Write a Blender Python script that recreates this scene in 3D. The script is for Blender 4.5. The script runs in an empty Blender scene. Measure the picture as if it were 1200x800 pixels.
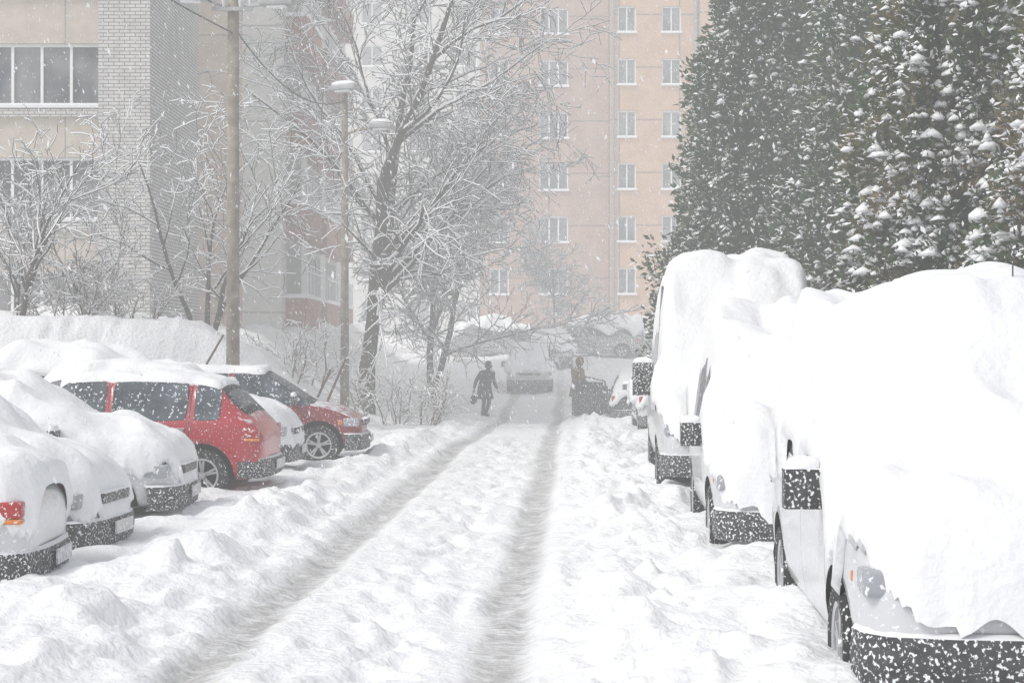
import bpy, bmesh, math, random
import numpy as np
from mathutils import Vector, Matrix
from mathutils.bvhtree import BVHTree
random.seed(7); rng=np.random.default_rng(7)
F=2000.0; H=1.7
def X(px,d): return (px-600)*d/F
def Z(py,d): return H+(410-py)*d/F
sc=bpy.context.scene
col=sc.collection
sc.view_settings.view_transform='Standard'; sc.view_settings.look='None'; sc.view_settings.exposure=0
# ---------------------------------------------------------------- noise
TAB=rng.random((256,256))
def vn(x,y,s=0):
    x=np.asarray(x,float)+s*17.3; y=np.asarray(y,float)+s*9.1
    xi=np.floor(x).astype(int); yi=np.floor(y).astype(int); fx=x-xi; fy=y-yi
    fx=fx*fx*(3-2*fx); fy=fy*fy*(3-2*fy)
    a=TAB[xi%256,yi%256]; b=TAB[(xi+1)%256,yi%256]; c=TAB[xi%256,(yi+1)%256]; d=TAB[(xi+1)%256,(yi+1)%256]
    return (a*(1-fx)+b*fx)*(1-fy)+(c*(1-fx)+d*fx)*fy-0.5
def ss(t): t=np.clip(t,0,1); return t*t*(3-2*t)
# ---------------------------------------------------------------- materials
WHITE=(0.87,0.88,0.90,1)
def c4(c): return (c[0],c[1],c[2],1)
def mk(name,c,c2=None,scale=5,rough=0.7,snow=None,bump=0.0,metal=0,speck=None,speckscale=60,brick=None,seams=None,coat=0,bumpscale=None,nlo=0.35,nhi=0.65,spec=None):
    m=bpy.data.materials.new(name); m.use_nodes=True; nt=m.node_tree; N=nt.nodes; L=nt.links
    b=N['Principled BSDF']; b.inputs['Roughness'].default_value=rough; b.inputs['Metallic'].default_value=metal
    if coat: b.inputs['Coat Weight'].default_value=coat
    if spec is not None: b.inputs['Specular IOR Level'].default_value=spec
    tc=N.new('ShaderNodeTexCoord'); 
    def noise(sc_,det=3):
        n=N.new('ShaderNodeTexNoise'); n.inputs['Scale'].default_value=sc_; n.inputs['Detail'].default_value=det
        L.new(tc.outputs['Object'],n.inputs['Vector']); return n.outputs['Fac']
    def mr(s,a,bb):
        n=N.new('ShaderNodeMapRange'); n.inputs[1].default_value=a; n.inputs[2].default_value=bb; L.new(s,n.inputs[0]); return n.outputs[0]
    def mix(f,a,bb):
        n=N.new('ShaderNodeMix'); n.data_type='RGBA'
        if f is not None: L.new(f,n.inputs[0])
        for s,i in ((a,6),(bb,7)):
            if isinstance(s,tuple): n.inputs[i].default_value=s
            else: L.new(s,n.inputs[i])
        return n.outputs[2]
    def math_(op,a,bb=None):
        n=N.new('ShaderNodeMath'); n.operation=op
        for s,i in ((a,0),(bb,1)):
            if s is None: continue
            if isinstance(s,(int,float)): n.inputs[i].default_value=s
            else: L.new(s,n.inputs[i])
        return n.outputs[0]
    out=c4(c)
    if c2: out=mix(mr(noise(scale),nlo,nhi),c4(c),c4(c2))
    if brick:
        bw,bh,mort,off,mc=brick
        sp=N.new('ShaderNodeSeparateXYZ'); L.new(tc.outputs['Object'],sp.inputs[0])
        cb=N.new('ShaderNodeCombineXYZ'); L.new(math_('ADD',sp.outputs[0],sp.outputs[1]),cb.inputs[0]); L.new(sp.outputs[2],cb.inputs[1])
        br=N.new('ShaderNodeTexBrick'); br.offset=off; br.inputs['Scale'].default_value=1; br.inputs['Brick Width'].default_value=bw; br.inputs['Row Height'].default_value=bh
        br.inputs['Mortar Size'].default_value=mort; br.inputs['Mortar Smooth'].default_value=0.1
        L.new(cb.outputs[0],br.inputs['Vector'])
        if isinstance(out,tuple):
            br.inputs['Color1'].default_value=out; br.inputs['Color2'].default_value=tuple(x*0.85 for x in out[:3])+(1,)
        else:
            L.new(out,br.inputs['Color1']); L.new(out,br.inputs['Color2'])
        br.inputs['Mortar'].default_value=c4(mc); out=br.outputs['Color']
    if seams:
        sp=N.new('ShaderNodeSeparateXYZ'); L.new(tc.outputs['Object'],sp.inputs[0]); acc=None
        for s in seams:
            t=math_('LESS_THAN',math_('ABSOLUTE',math_('SUBTRACT',sp.outputs[0],s)),0.006)
            acc=t if acc is None else math_('MAXIMUM',acc,t)
        out=mix(acc,out,(0.02,0.02,0.02,1))
    if speck is not None:
        out=mix(mr(noise(speckscale,4),speck,speck+0.06),out,WHITE)
    if snow is not None:
        g=N.new('ShaderNodeNewGeometry'); sp=N.new('ShaderNodeSeparateXYZ'); L.new(g.outputs['Normal'],sp.inputs[0])
        v=math_('ADD',sp.outputs[2],math_('MULTIPLY',math_('SUBTRACT',noise(9),0.5),0.9))
        out=mix(mr(v,snow,snow+0.2),out,WHITE)
    if isinstance(out,tuple): b.inputs['Base Color'].default_value=out
    else: L.new(out,b.inputs['Base Color'])
    if bump:
        bn=N.new('ShaderNodeBump'); bn.inputs['Strength'].default_value=bump; bn.inputs['Distance'].default_value=0.02
        L.new(noise(bumpscale or scale*3,5),bn.inputs['Height']); L.new(bn.outputs[0],b.inputs['Normal'])
    return m
SNOW=mk('snow',(0.86,0.87,0.89),(0.89,0.90,0.91),scale=3,rough=0.8,bump=0.7,bumpscale=16)
# ---------------------------------------------------------------- mesh builder
class MB:
    def __init__(s): s.v=[]; s.f=[]; s.m=[]
    def quad(s,a,b,c,d,m=0):
        n=len(s.v); s.v+= [tuple(a),tuple(b),tuple(c),tuple(d)]; s.f.append((n,n+1,n+2,n+3)); s.m.append(m)
    def box(s,c,sz,m=0,R=None):
        n=len(s.v); c=Vector(c)
        for i in (-.5,.5):
            for j in (-.5,.5):
                for k in (-.5,.5):
                    p=Vector((i*sz[0],j*sz[1],k*sz[2]))
                    if R is not None: p=R@p
                    s.v.append(tuple(c+p))
        for q in ((0,1,3,2),(4,6,7,5),(0,4,5,1),(2,3,7,6),(0,2,6,4),(1,5,7,3)):
            s.f.append(tuple(n+i for i in q)); s.m.append(m)
    def tube(s,p0,p1,r0,r1,n=5,m=0,cap=False):
        p0=Vector(p0);p1=Vector(p1); d=(p1-p0)
        if d.length<1e-6: return
        d.normalize(); a=d.orthogonal().normalized(); b=d.cross(a); k=len(s.v)
        for p,r in ((p0,r0),(p1,r1)):
            for i in range(n):
                t=2*math.pi*i/n; s.v.append(tuple(p+(a*math.cos(t)+b*math.sin(t))*r))
        for i in range(n):
            j=(i+1)%n; s.f.append((k+i,k+j,k+n+j,k+n+i)); s.m.append(m)
        if cap:
            s.f.append(tuple(k+i for i in range(n))[::-1]); s.m.append(m)
            s.f.append(tuple(k+n+i for i in range(n))); s.m.append(m)
    def path(s,pts,rs,n=8,m=0):
        for i in range(len(pts)-1): s.tube(pts[i],pts[i+1],rs[i],rs[i+1],n,m,True)
    def build(s,name,mats,parent=None,smooth=False,bevel=0,sub=0):
        me=bpy.data.meshes.new(name); me.from_pydata(s.v,[],s.f)
        for q in mats: me.materials.append(q)
        me.polygons.foreach_set('material_index',s.m)
        if smooth: me.polygons.foreach_set('use_smooth',[True]*len(s.f))
        me.update(); o=bpy.data.objects.new(name,me); col.objects.link(o)
        if parent: o.parent=parent
        if bevel:
            b=o.modifiers.new('b','BEVEL'); b.width=bevel; b.segments=3; b.limit_method='ANGLE'
        if sub:
            b=o.modifiers.new('s','SUBSURF'); b.levels=sub; b.render_levels=sub
        return o
def empty(name,loc=(0,0,0),rz=0):
    o=bpy.data.objects.new(name,None); col.objects.link(o); o.location=loc; o.rotation_euler=(0,0,rz); return o
def npmesh(name,V,Fq,mats,parent=None,smooth=True):
    me=bpy.data.meshes.new(name); nv=len(V); nf,k=Fq.shape
    me.vertices.add(nv); me.vertices.foreach_set('co',V.astype(np.float32).ravel())
    me.loops.add(nf*k); me.loops.foreach_set('vertex_index',Fq.astype(np.int32).ravel())
    me.polygons.add(nf); me.polygons.foreach_set('loop_start',np.arange(0,nf*k,k,dtype=np.int32)); me.polygons.foreach_set('loop_total',np.full(nf,k,dtype=np.int32))
    me.polygons.foreach_set('use_smooth',np.full(nf,smooth)); me.update(calc_edges=True)
    for q in mats: me.materials.append(q)
    o=bpy.data.objects.new(name,me); col.objects.link(o)
    if parent: o.parent=parent
    return o
# ---------------------------------------------------------------- terrain
_ty=np.arange(-20,300,0.5); _tz=np.interp(_ty,[0,30,48,58,68,78,90,130],[0,0,-0.32,0.0,0.95,1.6,2.2,2.6])
_tz=np.convolve(np.pad(_tz,6,mode='edge'),np.ones(13)/13,'valid')
def road_c(y): return -0.82+0.033*(y-9)
def height(x,y,detail=True):
    x=np.asarray(x,float); y=np.asarray(y,float)
    h=np.interp(y,_ty,_tz)
    xe=np.interp(y,[0,29,34,60,80,100],[-11,-9.5,-3.0,-2.6,-5,-9])
    h=h+2.5*ss((xe-x)/4.2)*ss((y-20)/10)+(0.6*vn(x*.3,y*.3,3)+.35*vn(x*.9,y*.6,23))*ss((xe-x)/3)
    u=x-road_c(y); au=np.abs(u)
    wob=0.16*vn(x*0+3,y*.22,4)+0.07*vn(x*0+8,y*.9,5)
    uu=u+wob
    fade=ss((75-y)/20)
    lump=vn(x*1.3,y*1.1,1)*0.11+vn(x*3.1,y*2.4,2)*0.085+vn(x*7,y*5,6)*0.036+vn(x*16,y*12,7)*0.013
    ch=np.maximum(0,vn(x*5,y*3.6,11)-0.10)*0.19+np.maximum(0,vn(x*11,y*8,12)-0.12)*0.09
    pr=np.maximum(0,vn(x*3.6,y*2.3,21)-0.14)*0.30
    off=ss((au-1.05)/0.8)
    h=h+fade*off*np.where(u>0,0.11,0.05)+fade*0.13*ss((u-1.7)/.6)*ss((3.6-u)/.6)*(0.6+1.6*vn(x*1.1,y*.7,15))
    h=h+fade*(0.15*np.exp(-((u+1.75)/0.40)**2)*(0.7+1.8*vn(x*.9,y*.9,8)) +0.12*np.exp(-((u-1.5)/0.40)**2)*(0.7+1.8*vn(x*.9,y*.9,9)))
    h=h+lump*(0.34+0.60*off)+ch*(0.25+1.0*np.exp(-((au-1.7)/0.7)**2))-pr*(0.35+.6*off)
    tr=np.exp(-((np.abs(uu)-0.80)/0.165)**4)
    h=h-0.06*tr*fade*(0.8+0.9*vn(x*2,y*1.2,10))-tr*fade*(.6*lump)
    h=h+0.025*np.exp(-((np.abs(uu)-1.1)/0.10)**2)*fade*(1+2*vn(x*4,y*3,13))
    return h,tr*fade
def gz(x,y): return float(height(np.array([x]),np.array([y]))[0][0])
xs=np.concatenate([-9-np.cumsum(0.1*1.09**np.arange(70))[::-1],np.arange(-9,7.0,0.04),7+np.cumsum(0.1*1.09**np.arange(70))])
ys=[-30,-15,-5,0,3]; y=5.0
while y<30: ys.append(y); y+=0.04*(1+0.06*(y-5))
while y<110: ys.append(y); y+=0.25
while y<900: ys.append(y); y*=1.12
ys=np.array(ys); GX,GY=np.meshgrid(xs,ys); GH,GT=height(GX,GY)
rp=random.Random(5)
for k in range(640):
    cy=6.5+28*rp.random()**1.3; lane=rp.random()
    u_=rp.gauss(0,.26) if lane<.5 else (rp.uniform(1.15,2.1) if lane<.78 else rp.uniform(-2.5,-1.15))
    cx=road_c(cy)+u_; an=rp.gauss(0,.35); i0,i1=np.searchsorted(ys,[cy-.4,cy+.4]); j0,j1=np.searchsorted(xs,[cx-.3,cx+.3])
    dx_=GX[i0:i1,j0:j1]-cx; dy_=GY[i0:i1,j0:j1]-cy; a_=dx_*math.cos(an)+dy_*math.sin(an); b_=-dx_*math.sin(an)+dy_*math.cos(an)
    q=(a_/.085)**2+(b_/.18)**2; GH[i0:i1,j0:j1]+=-rp.uniform(.025,.06)*np.exp(-q**1.5)+.008*np.exp(-((np.sqrt(q)-1.45)/.35)**2)
V=np.stack([GX,GY,GH],-1).reshape(-1,3); ny,nx=GX.shape
idx=np.arange(ny*nx).reshape(ny,nx); Fq=np.stack([idx[:-1,:-1],idx[:-1,1:],idx[1:,1:],idx[1:,:-1]],-1).reshape(-1,4)
gm=mk('snow_ground',(0.86,0.87,0.89),(0.89,0.90,0.91),scale=2,rough=0.85)
nt=gm.node_tree; N=nt.nodes; L=nt.links; b=N['Principled BSDF']; src=b.inputs['Base Color'].links[0].from_socket
at=N.new('ShaderNodeAttribute'); at.attribute_name='track'; tc=N.new('ShaderNodeTexCoord')
n1=N.new('ShaderNodeTexNoise'); n1.inputs['Scale'].default_value=6; n1.inputs['Detail'].default_value=6; L.new(tc.outputs['Object'],n1.inputs['Vector'])
mp=N.new('ShaderNodeMapping'); mp.inputs['Scale'].default_value=(4,20,1); L.new(tc.outputs['Object'],mp.inputs['Vector'])
n2=N.new('ShaderNodeTexNoise'); n2.inputs['Scale'].default_value=1.5; n2.inputs['Detail'].default_value=4; L.new(mp.outputs[0],n2.inputs['Vector'])
ad=N.new('ShaderNodeMath'); ad.operation='ADD'; L.new(n1.outputs['Fac'],ad.inputs[0]); L.new(n2.outputs['Fac'],ad.inputs[1])
mr=N.new('ShaderNodeMapRange'); mr.inputs[1].default_value=0.78; mr.inputs[2].default_value=1.15; mr.inputs[3].default_value=0.38; mr.inputs[4].default_value=1; L.new(ad.outputs[0],mr.inputs[0])
mu=N.new('ShaderNodeMath'); mu.operation='MULTIPLY'; L.new(at.outputs['Fac'],mu.inputs[0]); L.new(mr.outputs[0],mu.inputs[1])
mx=N.new('ShaderNodeMix'); mx.data_type='RGBA'; L.new(mu.outputs[0],mx.inputs[0]); L.new(src,mx.inputs[6]); mx.inputs[7].default_value=(0.45,0.445,0.44,1); L.new(mx.outputs[2],b.inputs['Base Color'])
n3=N.new('ShaderNodeTexNoise'); n3.inputs['Scale'].default_value=14; n3.inputs['Detail'].default_value=8; L.new(tc.outputs['Object'],n3.inputs['Vector'])
bp=N.new('ShaderNodeBump'); bp.inputs['Strength'].default_value=0.75; bp.inputs['Distance'].default_value=0.05; L.new(n3.outputs['Fac'],bp.inputs['Height']); L.new(bp.outputs[0],b.inputs['Normal'])
g=npmesh('snowy_ground',V,Fq,[gm])
a=g.data.attributes.new('track','FLOAT','POINT'); a.data.foreach_set('value',GT.astype(np.float32).ravel())
# ---------------------------------------------------------------- buildings
GLASS=mk('window_glass',(0.05,0.06,0.075),(0.22,0.23,0.24),scale=1.1,rough=0.15,spec=.3)
FRAME=mk('white_frame',(0.78,0.79,0.80),rough=0.5)
def facade(par,o,u,w,z0,z1,wins,wall,label,depth=0.16,split=2,sill=True,frame=FRAME):
    ux,uy=u; nx_,ny_=uy,-ux
    def P(a,z,dp=0): return (o[0]+ux*a-nx_*dp,o[1]+uy*a-ny_*dp,z)
    us=sorted(set([0,w]+[q for t in wins for q in t[:2]])); zs=sorted(set([z0,z1]+[q for t in wins for q in t[2:4]]))
    mb=MB(); fb=MB(); gb=MB(); sb=MB()
    for i in range(len(us)-1):
        for j in range(len(zs)-1):
            cu=(us[i]+us[i+1])/2; cz=(zs[j]+zs[j+1])/2
            if any(t[0]<cu<t[1] and t[2]<cz<t[3] for t in wins): continue
            mb.quad(P(us[i],zs[j]),P(us[i+1],zs[j]),P(us[i+1],zs[j+1]),P(us[i],zs[j+1]))
    ang=math.atan2(uy,ux); R=Matrix.Rotation(ang,3,'Z')
    for t in wins:
        a,b_,c,d=t[:4]; sp=t[4] if len(t)>4 else split; D=depth
        mb.quad(P(a,c),P(a,c,D),P(a,d,D),P(a,d)); mb.quad(P(b_,c),P(b_,d),P(b_,d,D),P(b_,c,D))
        mb.quad(P(a,d),P(a,d,D),P(b_,d,D),P(b_,d)); mb.quad(P(a,c),P(b_,c),P(b_,c,D),P(a,c,D))
        gb.quad(P(a,c,D),P(b_,c,D),P(b_,d,D),P(a,d,D))
        fw=0.07
        fb.box(P((a+b_)/2,c+fw/2,D-.03),(b_-a-.004,.05,fw),0,R); fb.box(P((a+b_)/2,d-fw/2-.002,D-.03),(b_-a-.004,.05,fw),0,R)
        for k in range(sp+1):
            q=a+fw/2+.002+(b_-a-fw-.004)*k/sp; fb.box(P(q,(c+d)/2,D-.03),(fw,.046,d-c-2*fw-.006),0,R)
        if sill:
            fb.box(P((a+b_)/2,c-.03,-.06),(b_-a+.12,.14,.04),0,R); sb.box(P((a+b_)/2,c+.03,-.05),(b_-a+.08,.14,.075),0,R)
    mb.build('wall_'+label,[wall],par); gb.build('glass_'+label,[GLASS],par); fb.build('window_frames_'+label,[frame],par)
    if sill: sb.build('sill_snow_'+label,[SNOW],par,bevel=0.02)
PANEL=mk('beige_panel',(0.46,0.40,0.33),(0.54,0.48,0.41),scale=2.5,rough=0.9,brick=(6.2,2.8,0.02,0,(0.3,0.28,0.26)),bump=0.1)
WBRICK=mk('white_brick',(0.60,0.59,0.57),(0.48,0.47,0.45),scale=3,rough=0.9,brick=(0.26,0.088,0.012,0.5,(0.20,0.19,0.18)))
A=empty('apartment_building')
d=42; xl=-26; xr=X(120,d)
wins=[]
for k in range(-1,6):
    zb=Z(258,d)+2.8*k; wins.append((X(3,d)-2.0-xl,X(119,d)-xl-0.02,zb,zb+1.55,6))
    wins.append((5,9.3,zb,zb+1.55,4))
facade(A,(xl,d),(1,0),xr-xl,-1,24,wins,PANEL,'front')
facade(A,(xr,d-0.45),(1,0),X(180,d)-xr,-1,24,[],WBRICK,'brick_front')
facade(A,(xr,d),(0,-1),0.45,-1,24,[],WBRICK,'brick_return')
xs_=X(180,d); facade(A,(xs_,d-.45),(0,1),6.5,-1,24,[],WBRICK,'brick_side')
mb=MB(); mb.box(((xl+xr)/2,d-0.06,Z(130,d)-.06),(xr-xl,.11,.18),0); mb.box(((xl+xr)/2,d-0.06,Z(130,d)-2.86),(xr-xl,.11,.18),0); mb.build('floor_bands',[WBRICK],A)
TAN=mk('tan_panel',(0.36,0.28,0.23),(0.44,0.36,0.30),scale=2,rough=0.9,brick=(3,2.8,0.03,0,(0.24,0.2,0.18)))
PALE=mk('pale_panel',(0.52,0.51,0.48),(0.60,0.59,0.56),scale=2,rough=0.9,brick=(3.2,2.8,0.03,0,(0.34,0.32,0.30)))
REDP=mk('red_balcony_panel',(0.28,0.12,0.09),(0.38,0.21,0.16),scale=5,rough=0.8,snow=0.6)
B=empty('apartment_building')
facade(B,(-13.5,51.5),(1,0),13.5-7.9,-1,26,[(1,2.4,4.6+2.8*k,6.1+2.8*k,2) for k in range(7)],TAN,'front')
facade(B,(-7.9,50),(1,0),1.15,-1,26,[],PALE,'corner'); facade(B,(-7.9,51.5),(0,-1),1.5,-1,26,[],PALE,'corner_return')
wins=[]
for k in range(8):
    for q in (1.0,6.4,11.8): wins.append((q,q+3.6,3.3+2.8*k,4.9+2.8*k,4))
facade(B,(-6.75,50),(0,1),19,-1,26,wins,PALE,'side',depth=0.5)
mb=MB(); 
for k in range(8):
    for q in (1.0,6.4,11.8):
        mb.box((-6.45,50+q+1.8,2.75+2.8*k),(0.7,3.8,1.0),0)
        mb.box((-6.45,50+q+1.8,2.75+2.8*k+.56),(0.74,3.86,.12),1)
        mb.box((-6.12,50+q+1.8,4.05+2.8*k),(0.04,3.6,0.05),2)
        for t in range(5): mb.box((-6.12,50+q+.1+.85*t,3.75+2.8*k),(0.05,.06,.9),2)
mb.build('balconies',[REDP,SNOW,FRAME],B)
PEACH=mk('peach_panel',(0.46,0.27,0.15),(0.56,0.35,0.22),scale=1.2,rough=0.9,brick=(3.1,2.7,0.045,0,(0.24,0.15,0.10)),bump=0.1)
PINK=mk('pink_panel',(0.33,0.20,0.15),(0.42,0.27,0.21),scale=1.2,rough=0.9,brick=(3.1,2.7,0.045,0,(0.2,0.14,0.11)),bump=0.1)
C=empty('apartment_building'); d=88
rows=[Z(40+61.0*k,d) for k in range(-3,6)]
def wn(px,w,x0,sp=2): 
    x=X(px,d); return [(x-w/2-x0,x+w/2-x0,z,z+1.35,sp) for z in rows]
x0=X(562,d); x1=X(715,d); x2=X(818,d)
facade(C,(x0,d),(1,0),x1-x0,0,28,wn(585,1.0,x0)+wn(649,1.5,x0,3),PINK,'pink')
facade(C,(x1,d-.5),(1,0),x2-x1,0,28,wn(734,0.95,x1)+wn(786,1.0,x1),PEACH,'peach'); facade(C,(x1,d),(0,-1),.5,0,28,[],PEACH,'peach_return')
facade(C,(x2,d-1.1),(1,0),14,0,28,wn(850,1.0,x2)+wn(905,1.0,x2)+wn(1000,1.0,x2),PEACH,'peach_wing'); facade(C,(x2,d-.5),(0,-1),.6,0,28,[],PINK,'wing_return')
facade(C,(x0,d+12),(0,-1),12,0,28,[],PINK,'end')
mb=MB(); mb.tube((x1+.12,d-.62,1),(x1+.12,d-.62,28),.07,.07,8); mb.tube((x2-.15,d-.66,1),(x2-.15,d-.66,28),.09,.09,8); mb.build('drain_pipes',[mk('grey_pipe',(0.22,0.23,0.25),rough=0.5)],C,True)
D=empty('apartment_building'); d=112
facade(D,(-30,d),(1,0),40,0,30,[(1.5+3.1*i,2.9+3.1*i,3.5+2.8*k,4.9+2.8*k,2) for i in range(12) for k in range(9)],PALE,'front')
# ---------------------------------------------------------------- bare trees
BARK=mk('snowy_bark',(0.04,0.033,0.028),(0.09,0.075,0.06),scale=8,rough=0.95,snow=0.25)
def grow(mb,p,dr,Ln,r,lv,P):
    n=P['seg'][min(lv,len(P['seg'])-1)]; sides=7 if lv<2 else (4 if lv<3 else 3)
    pts=[p]; dd=dr.copy()
    for i in range(n):
        dd=dd+Vector((random.gauss(0,1),random.gauss(0,1),random.gauss(0,1)))*P['wob']*(1+lv*.25)
        dd.z+=P['trop'][min(lv,len(P['trop'])-1)]; dd.normalize()
        q=pts[-1]+dd*(Ln/n); t0=1-i/n*(.75 if lv<3 else .6); t1=1-(i+1)/n*(.75 if lv<3 else .6)
        ra=max(r*t0,P['rmin']); rb=max(r*t1,P['rmin'])
        mb.tube(pts[-1],q,ra,rb,sides)
        flat=math.sqrt(max(0,1-dd.z*dd.z))
        if flat>.35 and lv>0 and random.random()<.8:
            off=Vector((0,0,1)); s0=min(ra,.05)*.75+.010*flat; s1=min(rb,.05)*.75+.010*flat
            mb.tube(pts[-1]+off*(ra*.95+.007),q+off*(rb*.95+.007),s0,s1,3,1)
        pts.append(q)
        if lv<P['lev']:
            k=P['kids'][lv]; cnt=int(k)+(random.random()<k%1)
            if lv==0 and i<P.get('bare',1): cnt=0
            for _ in range(cnt):
                ax=dd.orthogonal().normalized(); ax.rotate(Matrix.Rotation(random.uniform(0,6.283),3,dd))
                a_=math.radians(random.uniform(*P['ang'])); nd=(dd*math.cos(a_)+ax*math.sin(a_)).normalized()
                pos=pts[-2].lerp(q,random.random()); grow(mb,pos,nd,Ln*random.uniform(*P['ratio']),r*t1*random.uniform(.5,.72),lv+1,P)
def bare_tree(name,x,y,h,r,P,stems=1,spread=0.3,mat=BARK,seed=1):
    random.seed(seed); mb=MB(); z=gz(x,y)-.1
    for s in range(stems):
        a_=random.uniform(0,6.28); sp=spread*(random.random()**.5) if stems>1 else spread*.2
        grow(mb,Vector((x+math.cos(a_)*.05*stems,y+math.sin(a_)*.05*stems,z)),Vector((math.cos(a_)*sp,math.sin(a_)*sp,1)).normalized(),h*random.uniform(.75,1),r*random.uniform(.8,1),0,P)
    return mb.build(name,[mat,SNOW],None,True)
BT=dict(seg=[9,7,5,4,3],wob=.10,trop=[.05,.04,.0,-.04,-.05],lev=4,kids=[1.7,1.35,1.15,.8],ang=(28,56),ratio=(.36,.54),rmin=.009,bare=2)
bare_tree('bare_tree',X(432,45),45,11.5,.23,BT,stems=2,spread=.12,seed=12)
bare_tree('bare_tree',X(505,54),54,9.0,.14,BT,stems=2,spread=.16,seed=6)
bare_tree('bare_tree',X(655,74),72,5.5,.08,BT,seed=9)
MT=dict(seg=[7,5,4,3],wob=.13,trop=[.04,.02,-.03,-.04],lev=3,kids=[1.35,1.0,.8],ang=(28,55),ratio=(.40,.58),rmin=.007,bare=1)
bare_tree('bare_tree',X(240,37),37,4.2,.07,MT,stems=4,spread=.35,seed=3)
bare_tree('bare_tree',X(20,33),33,3.4,.06,MT,stems=4,spread=.5,seed=8)
bare_tree('bare_tree',X(115,35),35,2.6,.045,MT,stems=3,spread=.6,seed=13)
SH=dict(seg=[5,4,3],wob=.14,trop=[.03,.0,-.02],lev=2,kids=[1.3,1.1],ang=(20,55),ratio=(.42,.62),rmin=.006,bare=0)
BUSH=mk('bush_twig',(0.12,0.08,0.055),(0.20,0.15,0.10),scale=8,rough=.95,snow=.15)
bare_tree('bush',X(465,42),42,1.35,.025,SH,stems=18,spread=.7,mat=BUSH,seed=21)
bare_tree('bush',X(352,38.5),38.5,1.3,.025,SH,stems=10,spread=.8,mat=BUSH,seed=22)
bare_tree('bush',X(75,34),34,1.3,.025,SH,stems=9,spread=.8,mat=BUSH,seed=23)
bare_tree('bush',X(150,36),36,1.3,.025,SH,stems=9,spread=.8,mat=BUSH,seed=24)
bare_tree('bush',X(520,72),72,1.6,.03,SH,stems=10,spread=.7,mat=BUSH,seed=25)
bare_tree('bush',X(700,82),82,1.8,.03,SH,stems=10,spread=.8,mat=BUSH,seed=26)
# ---------------------------------------------------------------- conifers
FOL=mk('thuja_foliage',(0.035,0.07,0.03),(0.08,0.11,0.05),scale=2.2,rough=.8,snow=.46,nlo=.4,nhi=.6)
FOL2=mk('thuja_foliage_brown',(0.05,0.085,0.03),(0.17,0.12,0.055),scale=1.6,rough=.8,snow=.46,nlo=.45,nhi=.65)
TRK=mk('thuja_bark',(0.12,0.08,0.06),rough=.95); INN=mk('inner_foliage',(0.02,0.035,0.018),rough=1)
def ico(n):
    bm=bmesh.new(); bmesh.ops.create_icosphere(bm,subdivisions=n,radius=1); v=np.array([v.co[:] for v in bm.verts]); f=np.array([[v.index for v in f.verts] for f in bm.faces]); bm.free(); return v,f
ICO={1:ico(1),2:ico(2)}
def conifer(x,y,h,R,n,fol,nsnow,sn=(.05,.16),seed=1,leaf=.11,isub=1):
    r_=np.random.default_rng(seed); par=empty('thuja_tree',(x,y,gz(x,y)-.1)); ICV,ICF=ICO[isub]
    def rad(z,a): 
        t=z/h; base=R*np.clip(1.12*(1-t)**.62,0,1)*np.clip(.55+t*4,0,1)
        lob=.36*vn(a*3.2+z*.35,z*.9,seed)+.34*vn(a*8,z*2.3,seed+1)+.20*vn(a*17,z*5,seed+2)
        return base*(1+1.15*lob)
    z=h*(1-r_.random(n)**.75)*.99+.15; a_=r_.random(n)*2*np.pi
    rr=rad(z,a_)*(1-.42*r_.random(n)**1.6)
    P=np.stack([rr*np.cos(a_),rr*np.sin(a_),z],1)
    out=np.stack([np.cos(a_),np.sin(a_),r_.normal(.35,.6,n)],1)+r_.normal(0,.45,(n,3)); out/=np.linalg.norm(out,axis=1)[:,None]
    sd=np.cross(out,r_.normal(0,1,(n,3))); sd/=np.linalg.norm(sd,axis=1)[:,None]
    l=leaf*(.5+1.0*r_.random(n))[:,None]; w=l*.22
    V=np.stack([P-sd*w*.3,P+out*l*.5+sd*w,P+out*l,P+out*l*.45-sd*w],1).reshape(-1,3)
    npmesh('foliage',V,np.arange(n*4).reshape(n,4),[fol],par,False)
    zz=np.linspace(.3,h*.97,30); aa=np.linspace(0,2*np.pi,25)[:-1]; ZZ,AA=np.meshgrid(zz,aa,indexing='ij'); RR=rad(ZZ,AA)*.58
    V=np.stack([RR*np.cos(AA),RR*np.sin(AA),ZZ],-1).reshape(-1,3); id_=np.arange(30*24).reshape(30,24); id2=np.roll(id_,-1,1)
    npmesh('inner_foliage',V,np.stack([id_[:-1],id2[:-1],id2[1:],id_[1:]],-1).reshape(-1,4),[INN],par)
    z=h*(1-r_.random(nsnow)**.7)*.98+.2; a_=r_.random(nsnow)*2*np.pi; rr=rad(z,a_)*(1.0-.2*r_.random(nsnow))
    keep=vn(a_*4,z*2.2,seed+5)+.7*vn(a_*11,z*5.5,seed+6)+.22*r_.normal(0,1,nsnow)>-.02; z=z[keep];a_=a_[keep];rr=rr[keep];m=len(z)
    s=(sn[0]+(sn[1]-sn[0])*r_.random(m)**2.8)
    sc_=np.stack([s*r_.uniform(.7,2.0,m),s*r_.uniform(.7,2.0,m),s*r_.uniform(.4,.8,m)],1)
    Vn=ICV[None]*(1+.6*(r_.random((m,len(ICV),1))-.5))*sc_[:,None,:]
    Vn[:,:,2]-= .35*np.hypot(Vn[:,:,0],Vn[:,:,1])
    Vn=Vn+np.stack([rr*np.cos(a_),rr*np.sin(a_),z+s*.3],1)[:,None,:]
    FF=(ICF[None]+(np.arange(m)*len(ICV))[:,None,None]).reshape(-1,3)
    npmesh('snow_clumps',Vn.reshape(-1,3),FF,[SNOW],par)
    mb=MB(); mb.tube((0,0,-.2),(0,0,h*.8),.14,.03,8); mb.build('trunk',[TRK],par,True)
conifer(4.75,32,11,2.0,70000,FOL,8000,(.018,.065),31,.12)
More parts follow.
